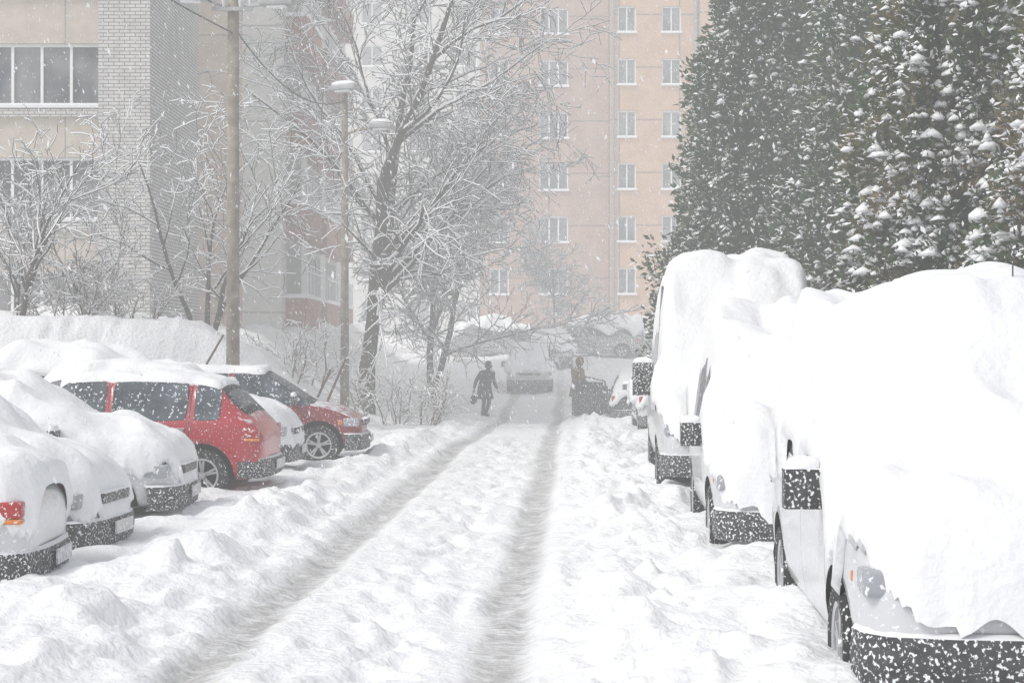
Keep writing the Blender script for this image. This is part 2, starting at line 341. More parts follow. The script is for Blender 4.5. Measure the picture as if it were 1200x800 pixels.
conifer(6.3,27,11,2.2,70000,FOL,8000,(.018,.07),32,.12)
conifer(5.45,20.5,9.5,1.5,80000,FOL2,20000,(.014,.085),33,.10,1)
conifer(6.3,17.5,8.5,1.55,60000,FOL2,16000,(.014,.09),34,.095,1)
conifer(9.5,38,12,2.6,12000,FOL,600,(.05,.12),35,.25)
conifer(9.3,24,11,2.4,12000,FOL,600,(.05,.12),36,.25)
# ---------------------------------------------------------------- vehicles
RUB=mk('black_rubber',(0.022,0.022,0.024),rough=.8,speck=.60,speckscale=45)
RIM=mk('alloy_rim',(0.55,0.56,0.58),rough=.35,metal=.6,speck=.63,speckscale=30)
PLAS=mk('black_plastic',(0.035,0.036,0.04),(0.075,0.076,0.08),scale=12,rough=.6,speck=.56,speckscale=55,snow=.3)
WELL=mk('wheel_well',(0.02,0.02,0.02),rough=1)
CGL=mk('car_glass',(0.04,0.055,0.07),(0.11,0.135,0.16),scale=4,rough=.3,speck=.60,speckscale=26,spec=.22)
CLEAN=mk('mirror_glass',(0.12,0.13,0.15),rough=.1,speck=.62,speckscale=60)
REDL=mk('tail_light',(0.40,0.02,0.02),rough=.2,speck=.58,speckscale=40)
ORL=mk('indicator',(0.65,0.2,0.03),rough=.2,speck=.58,speckscale=40)
HL=mk('headlight',(0.35,0.37,0.4),rough=.15,speck=.56,speckscale=30)
PLT=mk('number_plate',(0.6,0.6,0.6),rough=.5,speck=.52,speckscale=30)
ST={}
ST['hatch']=[(-1.92,.42,.70,.78,.58,.44,0,0),(-1.86,.26,.84,.92,.74,.56,0,0),(-1.72,.22,.92,1.04,.80,.60,0,1),(-1.42,.2,.94,1.34,.815,.57,2,0),(-1.12,.2,.93,1.41,.82,.57,0,0),(-1.04,.2,.93,1.42,.82,.57,1,0),(-.15,.2,.92,1.44,.82,.58,0,0),(-.07,.2,.92,1.44,.82,.58,1,0),(.38,.2,.91,1.42,.82,.57,1,1),(.75,.2,.90,1.20,.82,.60,1,1),(1.08,.2,.90,.97,.82,.66,0,0),(1.5,.21,.82,.89,.80,.62,0,0),(1.78,.25,.70,.77,.72,.54,0,0),(1.90,.34,.55,.62,.55,.42,0,0)]
ST['sedan']=[(-2.12,.4,.72,.80,.62,.5,0,0),(-2.05,.26,.88,.96,.76,.6,0,0),(-1.6,.22,.94,1.02,.82,.64,0,1),(-1.12,.2,.94,1.32,.83,.57,0,0),(-.98,.2,.94,1.37,.83,.57,1,0),(-.12,.2,.93,1.40,.83,.58,0,0),(-.04,.2,.93,1.40,.83,.58,1,0),(.36,.2,.92,1.39,.83,.57,1,1),(.78,.2,.91,1.18,.83,.60,1,1),(1.14,.2,.91,.98,.82,.68,0,0),(1.65,.22,.82,.88,.80,.62,0,0),(1.96,.27,.68,.75,.70,.52,0,0),(2.06,.35,.55,.62,.55,.42,0,0)]
ST['van']=[(-2.02,.38,1.0,1.45,.70,.60,0,0),(-1.95,.25,1.05,1.72,.80,.68,0,0),(-1.78,.22,1.08,1.80,.82,.70,1,0),(-1.05,.22,1.08,1.83,.83,.70,0,0),(-.95,.22,1.08,1.83,.83,.70,1,0),(-.05,.22,1.08,1.84,.83,.70,0,0),(.05,.22,1.07,1.84,.83,.70,1,0),(.55,.22,1.05,1.79,.83,.69,1,1),(.95,.22,1.02,1.45,.83,.69,1,1),(1.25,.22,1.0,1.10,.82,.69,0,0),(1.7,.22,.88,.97,.80,.64,0,0),(1.93,.26,.74,.83,.74,.55,0,0),(2.03,.34,.60,.68,.60,.45,0,0)]
ST['tall']=[(-2.52,.5,1.2,2.25,.88,.76,0,0),(-2.44,.36,1.25,2.48,.95,.83,0,0),(-2.2,.33,1.28,2.55,.97,.85,0,0),(.5,.33,1.28,2.57,.97,.85,0,0),(.62,.33,1.26,2.57,.97,.85,1,0),(1.1,.33,1.24,2.50,.97,.83,1,1),(1.55,.33,1.2,1.95,.96,.82,1,1),(1.95,.33,1.14,1.27,.95,.80,0,0),(2.3,.33,1.02,1.12,.92,.72,0,0),(2.47,.38,.8,.9,.84,.62,0,0),(2.54,.46,.65,.73,.7,.5,0,0)]
WH={'hatch':(-1.22,1.22,.30),'sedan':(-1.25,1.3,.30),'van':(-1.3,1.32,.31),'tall':(-1.6,1.65,.35)}
def loft(kind,mats):
    st=ST[kind]; bm=bmesh.new(); rings=[]
    for (x,zb,be,zt,w,wt,_,_) in st:
        hp=[(0,zb),(.8*w,zb),(.965*w,zb+.09),(w,zb+.5*(be-zb)),(.985*w,be-.05),(.955*w,be),(wt,zt-.055),(wt*.72,zt-.008),(0,zt+.012)]
        ring=[bm.verts.new((x,q[0],q[1])) for q in hp]+[bm.verts.new((x,-q[0],q[1])) for q in hp[-2:0:-1]]
        rings.append(ring)
    side=[];top=[];n=16
    for i in range(len(rings)-1):
        for j in range(n):
            k=(j+1)%n; f=bm.faces.new((rings[i][j],rings[i+1][j],rings[i+1][k],rings[i][k])); f.smooth=True; f.material_index=0
            seg=j if j<8 else 15-j
            if seg==5 and st[i][6]: side.append(f)
            if seg in(6,7) and st[i][7]: top.append(f)
    bm.faces.new(rings[0]); bm.faces.new(rings[-1][::-1])
    cl=bm.edges.layers.float.new('crease_edge')
    r=bmesh.ops.inset_region(bm,faces=side,thickness=.02,depth=0,use_boundary=True)
    for f in r['faces']:
        f.material_index=1
        for e in f.edges: e[cl]=.9
    for f in side: f.material_index=2
    r=bmesh.ops.inset_region(bm,faces=top,thickness=.025,depth=0)
    for f in r['faces']: f.material_index=1
    for f in top: f.material_index=2
    bmesh.ops.recalc_face_normals(bm,faces=bm.faces)
    me=bpy.data.meshes.new('body'); bm.to_mesh(me); bm.free()
    for m in mats: me.materials.append(m)
    o=bpy.data.objects.new('body',me); col.objects.link(o)
    s=o.modifiers.new('s','SUBSURF'); s.levels=2; s.render_levels=2
    wr,wf,r=WH[kind]; bm=bmesh.new()
    W=max(q[4] for q in st)
    for wx in (wr,wf):
        for sg in (-1,1):
            bmesh.ops.create_cone(bm,cap_ends=True,segments=32,radius1=r+.07,radius2=r+.07,depth=.5,matrix=Matrix.Translation((wx,sg*(W+.02),r))@Matrix.Rotation(math.pi/2,4,'X'))
    cm=bpy.data.meshes.new('c'); bm.to_mesh(cm); bm.free()
    for m in mats: cm.materials.append(m)
    for p in cm.polygons: p.material_index=3
    co=bpy.data.objects.new('cutter',cm); col.objects.link(co)
    bo=o.modifiers.new('b','BOOLEAN'); bo.object=co; bo.operation='DIFFERENCE'; bo.solver='EXACT'
    dg=bpy.context.evaluated_depsgraph_get(); nm=bpy.data.meshes.new_from_object(o.evaluated_get(dg)); o.modifiers.clear(); o.data=nm
    bpy.data.objects.remove(co); return o
def wheel(par,x,y,r,sg,label):
    mb=MB(); n=36; prof=[(r*.62,-.085),(r*.9,-.095),(r*.985,-.07),(r,-.03),(r,.03),(r*.985,.07),(r*.9,.095),(r*.66,.09),(r*.62,.06)]
    for i in range(n):
        a0=2*math.pi*i/n;a1=2*math.pi*(i+1)/n
        for k in range(len(prof)-1):
            (r0,y0),(r1,y1)=prof[k],prof[k+1]
            mb.quad((r0*math.cos(a0),y0*sg,r0*math.sin(a0)),(r0*math.cos(a1),y0*sg,r0*math.sin(a1)),(r1*math.cos(a1),y1*sg,r1*math.sin(a1)),(r1*math.cos(a0),y1*sg,r1*math.sin(a0)))
        for (r0,y0,r1,y1,m) in ((r*.66,.088,r*.58,.08,1),(r*.58,.08,r*.56,.0,1),(r*.56,.0,.0,.0,2)):
            mb.quad((r0*math.cos(a0),y0*sg,r0*math.sin(a0)),(r0*math.cos(a1),y0*sg,r0*math.sin(a1)),(r1*math.cos(a1),y1*sg,r1*math.sin(a1)),(r1*math.cos(a0),y1*sg,r1*math.sin(a0)),m)
    for s in range(5):
        for o_ in (-.13,.13):
            a=2*math.pi*s/5+.3+o_; R=Matrix.Rotation(-a,3,'Y'); 
            mb.box(R@Vector((r*.32,.06*sg,0)),(r*.56,.03,r*.09),1,R)
    mb.tube((0,.02*sg,0),(0,.085*sg,0),r*.17,r*.12,14,1,True)
    o=mb.build('wheel_'+label,[RUB,RIM,WELL],par,False); o.location=(x,y,r)
def blur(A_,it):
    for _ in range(it):
        P=np.pad(A_,1,mode='edge'); A_=(P[:-2,1:-1]+P[2:,1:-1]+P[1:-1,:-2]+P[1:-1,2:]+2*A_)/6
    return A_
def snowcap(par,body,T,thr,dx,seed,sm=.12,lip=2,namp=1.0,xr=(-9,9),fd=0):
    bm=bmesh.new(); bm.from_mesh(body.data); bv=BVHTree.FromBMesh(bm); vs=np.array([v.co[:] for v in bm.verts]); bm.free()
    x0,x1=vs[:,0].min(),vs[:,0].max(); y0,y1=vs[:,1].min(),vs[:,1].max()
    gx=np.arange(x0-4*dx,x1+5*dx,dx); gy=np.arange(y0-4*dx,y1+5*dx,dx); nx,ny=len(gx),len(gy)
    h=np.full((nx,ny),np.nan); m=np.zeros((nx,ny)); D=Vector((0,0,-1))
    for i in range(nx):
        for j in range(ny):
            hit=bv.ray_cast(Vector((gx[i],gy[j],5)),D)
            if hit[0] is not None: 
                front=fd>0 and gx[i]>x1-.5
                h[i,j]=hit[0].z; m[i,j]=1.0 if ((hit[1].z>thr or (front and hit[0].z>.45)) and xr[0]<gx[i]<xr[1]) else 0.0
    ok=~np.isnan(h); low=h<.5; 
    m[ok&low]=0
    if fd>0: m[ok&(h>.35)&(np.arange(nx)[:,None]*dx+gx[0]>x1-.5)]=1
    hh=np.where(ok,h,0); known=ok.copy()
    for k in range(lip):
        S=np.zeros_like(hh);Cn=np.zeros_like(hh);M=np.zeros_like(hh)
        for dx_,dy_ in ((1,0),(-1,0),(0,1),(0,-1)):
            S+=np.roll(hh*known,(dx_,dy_),(0,1)); Cn+=np.roll(known,(dx_,dy_),(0,1)); M=np.maximum(M,np.roll(m,(dx_,dy_),(0,1)))
        new=(~known)&(Cn>0); hh[new]=S[new]/Cn[new]-.03; m[new]=M[new]; known|=new
    hf=np.where(known,hh,0)
    it=int((sm/dx)**2*3)+1
    w=known.astype(float); hb=blur(hf*w,it)/np.maximum(blur(w,it),1e-3)
    mb_=blur(m,int((.06/dx)**2*3)+1)
    GX_,GY_=np.meshgrid(gx,gy,indexing='ij')
    t=T*ss((mb_-.25)/.6)
    lumps=1.0*vn(GX_*1.5,GY_*1.5,seed)+.75*vn(GX_*3.3,GY_*3.3,seed+1)-1.5*np.maximum(0,vn(GX_*2.6,GY_*3.4,seed+3)-.12)
    hs=np.maximum(hf,hb*.75+hf*.25)+t*(1+namp*lumps)+.035*namp*vn(GX_*8,GY_*8,seed+2)*(t>0)+.010*namp*vn(GX_*17,GY_*17,seed+9)*(t>0)
    hs=np.where(mb_<.3,hf-.12,hs); hs=np.where((mb_>=.3)&(mb_<.42),hf-.12+(hs-hf+.12)*ss((mb_-.3)/.12),hs)
    hm=hf.copy()
    R_=max(1,int(round(.06/dx)))
    for a_ in range(-R_,R_+1):
        for b_ in range(-R_,R_+1): hm=np.maximum(hm,np.roll(hf,(a_,b_),(0,1)))
    drop=.13+.16*(vn(GX_*3,GY_*3,seed+7)+.3)
    if fd>0: drop=drop+fd*ss((GX_-(x1-.45))/.2)
    hs=np.where((mb_>=.3),np.maximum(hs,np.minimum(hm-drop,hs+.5)),hs)
    inner=known.copy()
    for s_ in ((1,0),(-1,0),(0,1),(0,-1)): inner&=np.roll(known,s_,(0,1))
    edge=known&~inner; hs[edge]-=.08
    idx=-np.ones((nx,ny),int); good=known; idx[good]=np.arange(good.sum())
    V=np.stack([GX_[good],GY_[good],hs[good]],1)
    q=np.stack([idx[:-1,:-1],idx[1:,:-1],idx[1:,1:],idx[:-1,1:]],-1); mm=np.maximum.reduce([mb_[:-1,:-1],mb_[1:,:-1],mb_[1:,1:],mb_[:-1,1:]])
    q=q[(q.min(-1)>=0)&(mm>.3)]
    o=npmesh('snow_cover',V,q.reshape(-1,4),[SNOW],par)
    bm=bmesh.new(); bm.from_mesh(o.data)
    for v in [v for v in bm.verts if not v.link_faces]: bm.verts.remove(v)
    bvs=[v for v in bm.verts if v.is_boundary]
    for _ in range(3):
        new={}
        for v in bvs:
            nb=[e.other_vert(v) for e in v.link_edges if e.is_boundary]
            if nb: new[v]=v.co*.4+sum((n_.co for n_ in nb),Vector())/len(nb)*.6
        for v,c in new.items(): v.co=c
    bmesh.ops.smooth_vert(bm,verts=bm.verts,factor=.4,use_axis_x=False,use_axis_y=False,use_axis_z=True)
    be=[e for e in bm.edges if e.is_boundary]; r=bmesh.ops.extrude_edge_only(bm,edges=be)
    for v in [e for e in r['geom'] if isinstance(e,bmesh.types.BMVert)]:
        ex=.20*(.6+.8*(vn(v.co.y*5,0,seed)+.5)) if (fd>0 and v.co.x>x1-.12) else 0
        v.co.z-=.05+ex; v.co.x*=(1.0 if ex else .98); v.co.y*=.95
    for f in bm.faces: f.smooth=True
    bmesh.ops.recalc_face_normals(bm,faces=bm.faces)
    bm.to_mesh(o.data); bm.free()
    return o
def bar(mb,x,w,z0,z1,sg,t=.03,m=0,back=.45):
    pl=[(x-back,w+.012),(x-.16,w*.985),(x-.04,w*.86),(x+.02,w*.5),(x+.035,0)]
    pl=pl+[(a,-b_) for a,b_ in pl[-2::-1]]
    for i in range(len(pl)-1):
        (a,b_),(c,d_)=pl[i],pl[i+1]; zs=[(z0,-t*.6),(z0+.02,t*.5),((z0+z1)/2,t),(z1-.02,t*.5),(z1,-t*.8)]
        for k in range(4):
            def q(a_,b2,kk):
                e=zs[kk][1]; n=math.hypot(a_-(x-1.2),b2) or 1
                return (sg*(a_+e*(a_-(x-1.2))/n),b2+e*b2/n,zs[kk][0])
            mb.quad(q(a,b_,k),q(c,d_,k),q(c,d_,k+1),q(a,b_,k+1),m)
def car(name,kind,paint,x,y,rz,T=.12,thr=.55,dx=.05,seed=1,z=None,sm=.12,bump=None,mirrors=True,namp=1,zs=1,xr=(-9,9),fd=0):
    if z is None: z=gz(x,y)-.10
    par=empty(name,(x,y,z),rz); par.scale=(1,1,zs)
    body=loft(kind,[paint,RUB,CGL,WELL]); body.parent=par
    wr,wf,r=WH[kind]; W=max(q[4] for q in ST[kind])
    for wx,l in ((wr,'rear'),(wf,'front')):
        for sg,l2 in ((-1,'right'),(1,'left')): wheel(par,wx,sg*(W-.115),r,sg,l+'_'+l2)
    st=ST[kind]; xf=st[-1][0]; xb=st[0][0]
    bk=PLAS if bump is None else bump
    mb=MB(); tall=.12 if kind=='tall' else 0
    bar(mb,xf,W*.93,.22+tall,.48+tall,1,back=.30); bar(mb,-xb,W*.93,.26+tall,.50+tall,-1,back=.3); mb.build('bumpers',[bk],par,True)
    mb=MB(); hz=st[-2][2]-.06+(.12 if kind=='tall' else 0); 
    for sg in (-1,1):
        mb.box((xf-.20,sg*W*.76,hz),(.24,.28,.13),0); mb.box((xf-.36,sg*(W*.90),hz),(.08,.08,.09),1)
        if kind in('hatch','sedan'): mb.box((xb+.14,sg*W*.84,.79),(.18,.20,.12),2); mb.box((xb+.13,sg*W*.84,.71),(.17,.20,.04),1)
        else: mb.box((xb+.03,sg*W*.80,1.05),(.10,.10,.40),2)
    mb.build('lights',[HL,ORL,REDL],par,True,bevel=.03)
    if kind in('hatch','sedan'):
        mb=MB(); mb.box((xf+.085,0,.38+tall),(.015,.5,.11),0); mb.box((xb-.085,0,.40+tall),(.015,.5,.11),0); mb.build('number_plates',[PLT],par)
    mb=MB(); mb.box((xf-.02,0,hz+.0),(.10,W*.9,.10),0); mb.build('grille',[PLAS],par,bevel=.02)
    if kind in('hatch','sedan'):
        mb=MB()
        for sg in (-1,1):
            for hx in (-.95,.05): mb.box((hx,sg*(W*.985),.83),(.15,.03,.03),0)
            mb.box((0,sg*(W+.005),.52),(1.7,.02,.045),1)
        mb.build('door_handles_and_trim',[PLAS,PLAS],par,bevel=.008)
    if mirrors:
        mx_={'hatch':.86,'sedan':.88,'van':.98,'tall':1.5}[kind]; mz={'hatch':.98,'sedan':.98,'van':1.02,'tall':1.40}[kind]; sz={'hatch':(.09,.20,.13),'sedan':(.09,.20,.13),'van':(.12,.19,.20),'tall':(.12,.24,.38)}[kind]
        for sg,l in ((-1,'right'),(1,'left')):
            mb=MB(); c=(mx_,sg*(W+sz[1]*.5),mz); mb.box(c,sz,0); mb.box((mx_+.02,sg*(W*.97),mz-sz[2]*.25),(.06,.16,.05),0); mb.box((mx_-sz[0]*.5,c[1],mz),(.012,sz[1]*.8,sz[2]*.8),1)
            mb.build('mirror_'+l,[PLAS,CLEAN],par,True,bevel=.055)
            mb=MB(); mb.box((mx_,c[1],mz+sz[2]*.5+.01),(sz[0]*1.2,sz[1]*1.1,.12),0); mb.build('mirror_snow_'+l,[SNOW],par,True,sub=3)
    if T>0: snowcap(par,body,T,thr,dx,seed,sm,namp=namp,xr=xr,fd=fd)
    return par
def paint(n,c,sp=.60,seams=(-1.07,-.11,.82),sn=.62,ss_=35): return mk('paint_'+n,c,rough=.3,coat=.5,seams=seams,speck=sp,speckscale=ss_,snow=sn)
WPT=paint('white',(.62,.63,.65)); SIL=paint('silver',(.30,.31,.32)); RED=paint('red',(.42,.012,.025),sp=.63,ss_=45,sn=.72); DRED=paint('dark_red',(.24,.015,.028),sp=.62,ss_=45,sn=.82); DRK=paint('dark',(.06,.065,.07),sp=.60)
VW=paint('van_white',(.62,.63,.65),seams=(-1.0,0.0,1.0))
hv=-math.pi/2-.055
nv=car('parked_van','van',VW,2.41,9.35,hv,T=.22,thr=.22,dx=.028,seed=41,sm=.12,z=0,fd=.4)
car('parked_van','van',VW,2.50,15.4,hv,T=.28,thr=.22,dx=.035,seed=45,sm=.14,z=-.03,fd=.4)
car('parked_van','tall',VW,2.68,21.1,hv,T=.28,thr=.2,dx=.05,seed=47,sm=.2,z=-.03,fd=.35,namp=.7)
car('parked_car','sedan',WPT,-5.56,12.7,math.pi+.05,T=.20,thr=.3,dx=.04,seed=51,z=-.22)
car('parked_car','hatch',SIL,-5.36,15.0,-.06,T=.20,thr=.35,dx=.04,seed=53,z=-.20)
car('parked_car','sedan',WPT,-5.46,17.9,.02,T=.20,thr=.35,dx=.04,seed=55,z=-.14)
car('parked_car','hatch',RED,-4.78,20.6,math.pi-.04,T=.07,thr=.88,dx=.04,seed=57,z=-.05,sm=.06)
car('parked_car','hatch',WPT,-4.85,23.6,0,T=.16,thr=.4,dx=.06,seed=59,z=-.03)
car('parked_car','hatch',DRED,-4.15,26.4,0.03,T=.06,thr=.90,dx=.05,seed=61,z=-.03,xr=(-1.6,.5),sm=.06)
car('parked_car','hatch',WPT,-8.6,24.6,0,T=.30,thr=.3,dx=.08,seed=63,z=.10)
car('parked_car','sedan',WPT,-7.2,28.6,0,T=.26,thr=.4,dx=.08,seed=65,z=.16)
car('parked_car','hatch',WPT,3.35,35.5,math.pi/2-.03,T=.2,thr=.4,dx=.08,seed=67)
oc=car('parked_car','hatch',DRK,3.45,46.5,math.pi/2-.03,T=.14,thr=.5,dx=.08,seed=69)
mb=MB(); mb.box((0,0,.45),(1.0,.07,.62),0); 
mb.tube((-.5,0,.74),(-.42,0,1.1),.025,.025,6); mb.tube((-.42,0,1.1),(.1,0,1.22),.025,.025,6); mb.tube((.1,0,1.22),(.5,0,.78),.025,.025,6); mb.box((0,0,.9),(.75,.02,.34),1)
o=mb.build('open_door',[DRK,CGL],oc,bevel=.015); o.location=(.75,1.32,.10); o.rotation_euler=(0,0,math.pi/2-.2)
car('parked_car','van',paint('light_silver',(.48,.49,.50)),X(622,61),61.5,-math.pi/2-.03,T=.14,thr=.5,dx=.08,seed=71,zs=.95)
car('parked_car','sedan',WPT,X(648,70),70,-math.pi/2-.03,T=.2,thr=.4,dx=.1,seed=73)
GRY=paint('grey',(.14,.145,.15),sp=.52)
car('parked_car','sedan',GRY,X(580,76),76,.1,T=.42,thr=.2,dx=.1,seed=75,sm=.25)
car('parked_car','sedan',GRY,X(695,76),75,math.pi-.1,T=.42,thr=.2,dx=.1,seed=77,sm=.25)
car('parked_car','hatch',SIL,X(765,78),77,.2,T=.40,thr=.4,dx=.1,seed=79)
mb=MB(); mb.tube((0,0,0),(0,0,.50),.006,.004,6); o=mb.build('antenna',[PLAS],nv); o.location=(.55,.2,1.72)
# ---------------------------------------------------------------- poles
WOOD=mk('weathered_concrete',(0.20,0.165,0.13),(0.32,0.28,0.23),scale=6,rough=.9,bump=.3,speck=.66)
STEEL=mk('grey_steel',(0.30,0.31,0.32),(0.42,0.43,0.44),scale=5,rough=.6)
px,py=X(273,31),31; z0=gz(px,py)-.3; zt=Z(-30,31)
U=empty('utility_pole'); mb=MB(); mb.tube((px,py,z0),(px,py,zt),.13,.10,14,0,True)
mb.build('pole',[WOOD],U,True)
mb=MB(); za=Z(12,31); mb.box((px,py-.12,za),(.75,.07,.07),0)
for q in (-.33,-.15,.15,.33): mb.tube((px+q,py-.12,za+.03),(px+q,py-.12,za+.17),.03,.045,8,1,True)
mb.tube((px-.1,py,za+.05),(px-.5,py-.3,za+.15),.03,.03,8,0,True); mb.tube((px+.1,py,za+.05),(px+.65,py-.3,za+.05),.03,.03,8,0,True)
mb.build('crossarm',[STEEL,mk('insulator',(.6,.6,.62),rough=.2)],U)
def lamp(par,c,d_,l=.62):
    R=Matrix.Rotation(math.atan2(d_[1],d_[0]),3,'Z'); mb=MB(); mb.box(c,(l,.24,.11),0,R); mb.box(Vector(c)-Vector((0,0,.075)),(l*.6,.18,.05),1,R); mb.build('lamp_head',[STEEL,FRAME],par,True,bevel=.05)
    mb=MB(); mb.box(Vector(c)+Vector((0,0,.09)),(l*1.1,.30,.18),0,R); mb.build('lamp_snow',[SNOW],par,True,sub=3)
lamp(U,(px+.85,py-.35,za+.07),(1,-.2)); lamp(U,(px-.7,py-.4,za+.16),(-1,-.3))
def wire(par,a,b_,sag,n=14,r=.014):
    mb=MB(); a=Vector(a);b_=Vector(b_); pr=a
    for i in range(1,n+1):
        t=i/n; q=a.lerp(b_,t)-Vector((0,0,4*sag*t*(1-t))); mb.tube(pr,q,r,r,5); pr=q
    mb.build('wire',[RUB],par)
lx,ly=X(404,40),40; lz=Z(108,40)
wire(U,(px-.33,py-.12,za+.1),(-13,6,za+4),.6); wire(U,(px,py-.12,Z(40,31)),(-11,10,za+2.5),.5); wire(U,(px+.1,py,Z(40,31)),(lx,ly,lz-.2),.5)
S=empty('street_lamp'); mb=MB(); mb.tube((lx,ly,gz(lx,ly)-.3),(lx,ly,lz),.11,.07,12,0,True); mb.path([(lx,ly,lz-1.0),(lx+.3,ly-.1,lz-.9),(lx+.7,ly-.2,lz-.85)],[.035,.03,.03],8,0); mb.path([(lx,ly,lz-.05),(lx+.0,ly-.2,lz+.05)],[.035,.03],8,0)
mb.build('post',[WOOD],S,True); lamp(S,(lx+.0,ly-.35,lz+.05),(1,-.5),.7); lamp(S,(lx+.85,ly-.25,lz-.82),(1,-.1),.55)
for nm,(a1,b1,a2,b2,dd) in (('garden_stake',(378,470,405,420,30)),('garden_stake',(372,452,388,432,30)),('garden_stake',(235,425,262,392,29.6))):
    mb=MB(); mb.tube((X(a1,dd),dd,Z(b1,dd)-.2),(X(a2,dd),dd,Z(b2,dd)),.025,.02,6,0,True); mb.build(nm,[mk('stake',(.12,.08,.06),snow=.5)])
# ---------------------------------------------------------------- people
def skin(name,pts,edges,rad,mat,par,sub=2,root=0):
    me=bpy.data.meshes.new(name); me.from_pydata(pts,edges,[]); o=bpy.data.objects.new(name,me); col.objects.link(o)
    o.modifiers.new('k','SKIN'); 
    for i,v in enumerate(me.skin_vertices[0].data):
        r=rad[i]; v.radius=(r,r) if not isinstance(r,tuple) else r; v.use_root=(i==root)
    s=o.modifiers.new('s','SUBSURF'); s.levels=sub; s.render_levels=sub
    dg=bpy.context.evaluated_depsgraph_get(); nm=bpy.data.meshes.new_from_object(o.evaluated_get(dg)); o.modifiers.clear(); o.data=nm
    nm.materials.clear(); nm.materials.append(mat)
    for p in nm.polygons: p.use_smooth=True
    o.parent=par; return o
SKIN=mk('skin',(.50,.31,.23),rough=.5)
def rings(name,rs,mat,par,n=20,thick=.012):
    mb=MB()
    for i in range(len(rs)-1):
        for j in range(n):
            P=[]
            for (q,jj) in ((i,j),(i,j+1),(i+1,j+1),(i+1,j)):
                cx,cy,z,a,b_=rs[q]; t=2*math.pi*jj/n; w=1+.05*math.sin(t*5+q)*(1 if q==0 else .3); P.append((cx+a*w*math.cos(t),cy+b_*w*math.sin(t),z))
            mb.quad(*P)
    o=mb.build(name,[mat],par,True); 
    bm=bmesh.new(); bm.from_mesh(o.data); bmesh.ops.remove_doubles(bm,verts=bm.verts,dist=1e-4); bm.to_mesh(o.data); bm.free()
    s=o.modifiers.new('t','SOLIDIFY'); s.thickness=thick; return o
def person(x,y,rz,coat,pants,hood,pose,hair=None,bag=True,h=1.65,z=None):
    par=empty('person',(x,y,gz(x,y)-.02 if z is None else z),rz); s=h/1.70; par.scale=(s,s,s)
    J=pose
    pts=[J['pelvis'],J['chest'],J['neck'],J['headb'],J['shl'],J['ell'],J['wrl'],J['shr'],J['elr'],J['wrr']]
    skin('upper_body',pts,[(0,1),(1,2),(2,3),(1,4),(4,5),(5,6),(1,7),(7,8),(8,9)],[.15,.155,.07,.06,.085,.06,.045,.085,.06,.045],coat,par)
    skin('legs',[J['pelvis'],J['hipl'],J['knl'],J['anl'],J['hipr'],J['knr'],J['anr']],[(0,1),(1,2),(2,3),(0,4),(4,5),(5,6)],[.12,.10,.068,.05,.10,.068,.05],pants,par)
    for l in 'lr':
        a_=Vector(J['an'+l]); skin('boot_'+l,[tuple(a_+Vector((0,0,.12))),tuple(a_+Vector((-.01,0,-.03))),tuple(a_+Vector((.10,0,-.05))),tuple(a_+Vector((.19,0,-.055)))],[(0,1),(1,2),(2,3)],[.06,.055,.045,.035],pants,par,1)
        w=Vector(J['wr'+l]); dr=(w-Vector(J['el'+l])).normalized(); sd=Vector((1,0,0)); 
        skin('hand_'+l,[tuple(w),tuple(w+dr*.09)],[(0,1)],[.03,.038],SKIN,par,1)
        for k,(o_,ln) in enumerate(((-.03,.065),(-.01,.075),(.01,.07),(.03,.055))):
            b0=w+dr*.08+sd*o_; b1=b0+dr*ln*.55; b2=b1+dr*ln*.3+Vector((0,-.025 if l=='l' else .025,0)); skin('finger_%s_%d'%(l,k),[tuple(b0),tuple(b1),tuple(b2)],[(0,1),(1,2)],[.011,.010,.008],SKIN,par,1)
        b0=w+dr*.03+sd*.03; skin('thumb_'+l,[tuple(b0),tuple(b0+sd*.03+dr*.03),tuple(b0+sd*.035+dr*.06)],[(0,1),(1,2)],[.013,.011,.009],SKIN,par,1)
    p=J['pelvis']; c=J['chest']
    rings('coat_skirt',[(p[0],p[1],p[2]-.32,.25,.27),(p[0],p[1],p[2]-.10,.21,.235),(p[0],p[1],p[2]+.08,.165,.20),(c[0]*.7+p[0]*.3,0,c[2]-.10,.155,.195),(c[0],0,c[2]+.08,.13,.18),(J['neck'][0],0,J['neck'][2]-.02,.09,.11)],coat,par)
    hc=Vector(J['headb'])+Vector((.03,0,.11)); bm=bmesh.new(); bmesh.ops.create_uvsphere(bm,u_segments=20,v_segments=14,radius=1)
    for v in bm.verts:
        q=v.co; zz=q.z; w=1-.22*max(0,-zz); q.x*=.098*(1 if q.x<0 else .95); q.y*=.078*w; q.z*=.122
        if q.x>.07 and abs(q.y)<.022 and -.045<q.z<.02: q.x+=.022
        if q.x>.05 and .022<abs(q.y)<.05 and .0<q.z<.03: q.x-=.01
    me=bpy.data.meshes.new('head'); bm.to_mesh(me); bm.free(); me.materials.append(SKIN)
    for f in me.polygons: f.use_smooth=True
    o=bpy.data.objects.new('head',me); col.objects.link(o); o.parent=par; o.location=hc
    mb=MB()
    for sg in (-1,1): mb.box(hc+Vector((.085,sg*.032,.008)),(.012,.026,.012),0)
    mb.box(hc+Vector((.088,0,-.062)),(.012,.045,.012),1); mb.build('face_features',[WELL,mk('lips',(.4,.15,.13))],par,bevel=.004)
    mb=MB(); n=16
    for i in range(9):
        for j in range(n):
            P=[]
            for (ii,jj) in ((i,j),(i,j+1),(i+1,j+1),(i+1,j)):
                th=math.radians(48+ii*14.6); ph=2*math.pi*jj/n; v=Vector((math.cos(th),math.sin(th)*math.cos(ph),math.sin(th)*math.sin(ph)))
                P.append(hc+Vector((v.x*.135-.01,v.y*.112,v.z*.150+.005)))
            mb.quad(*P)
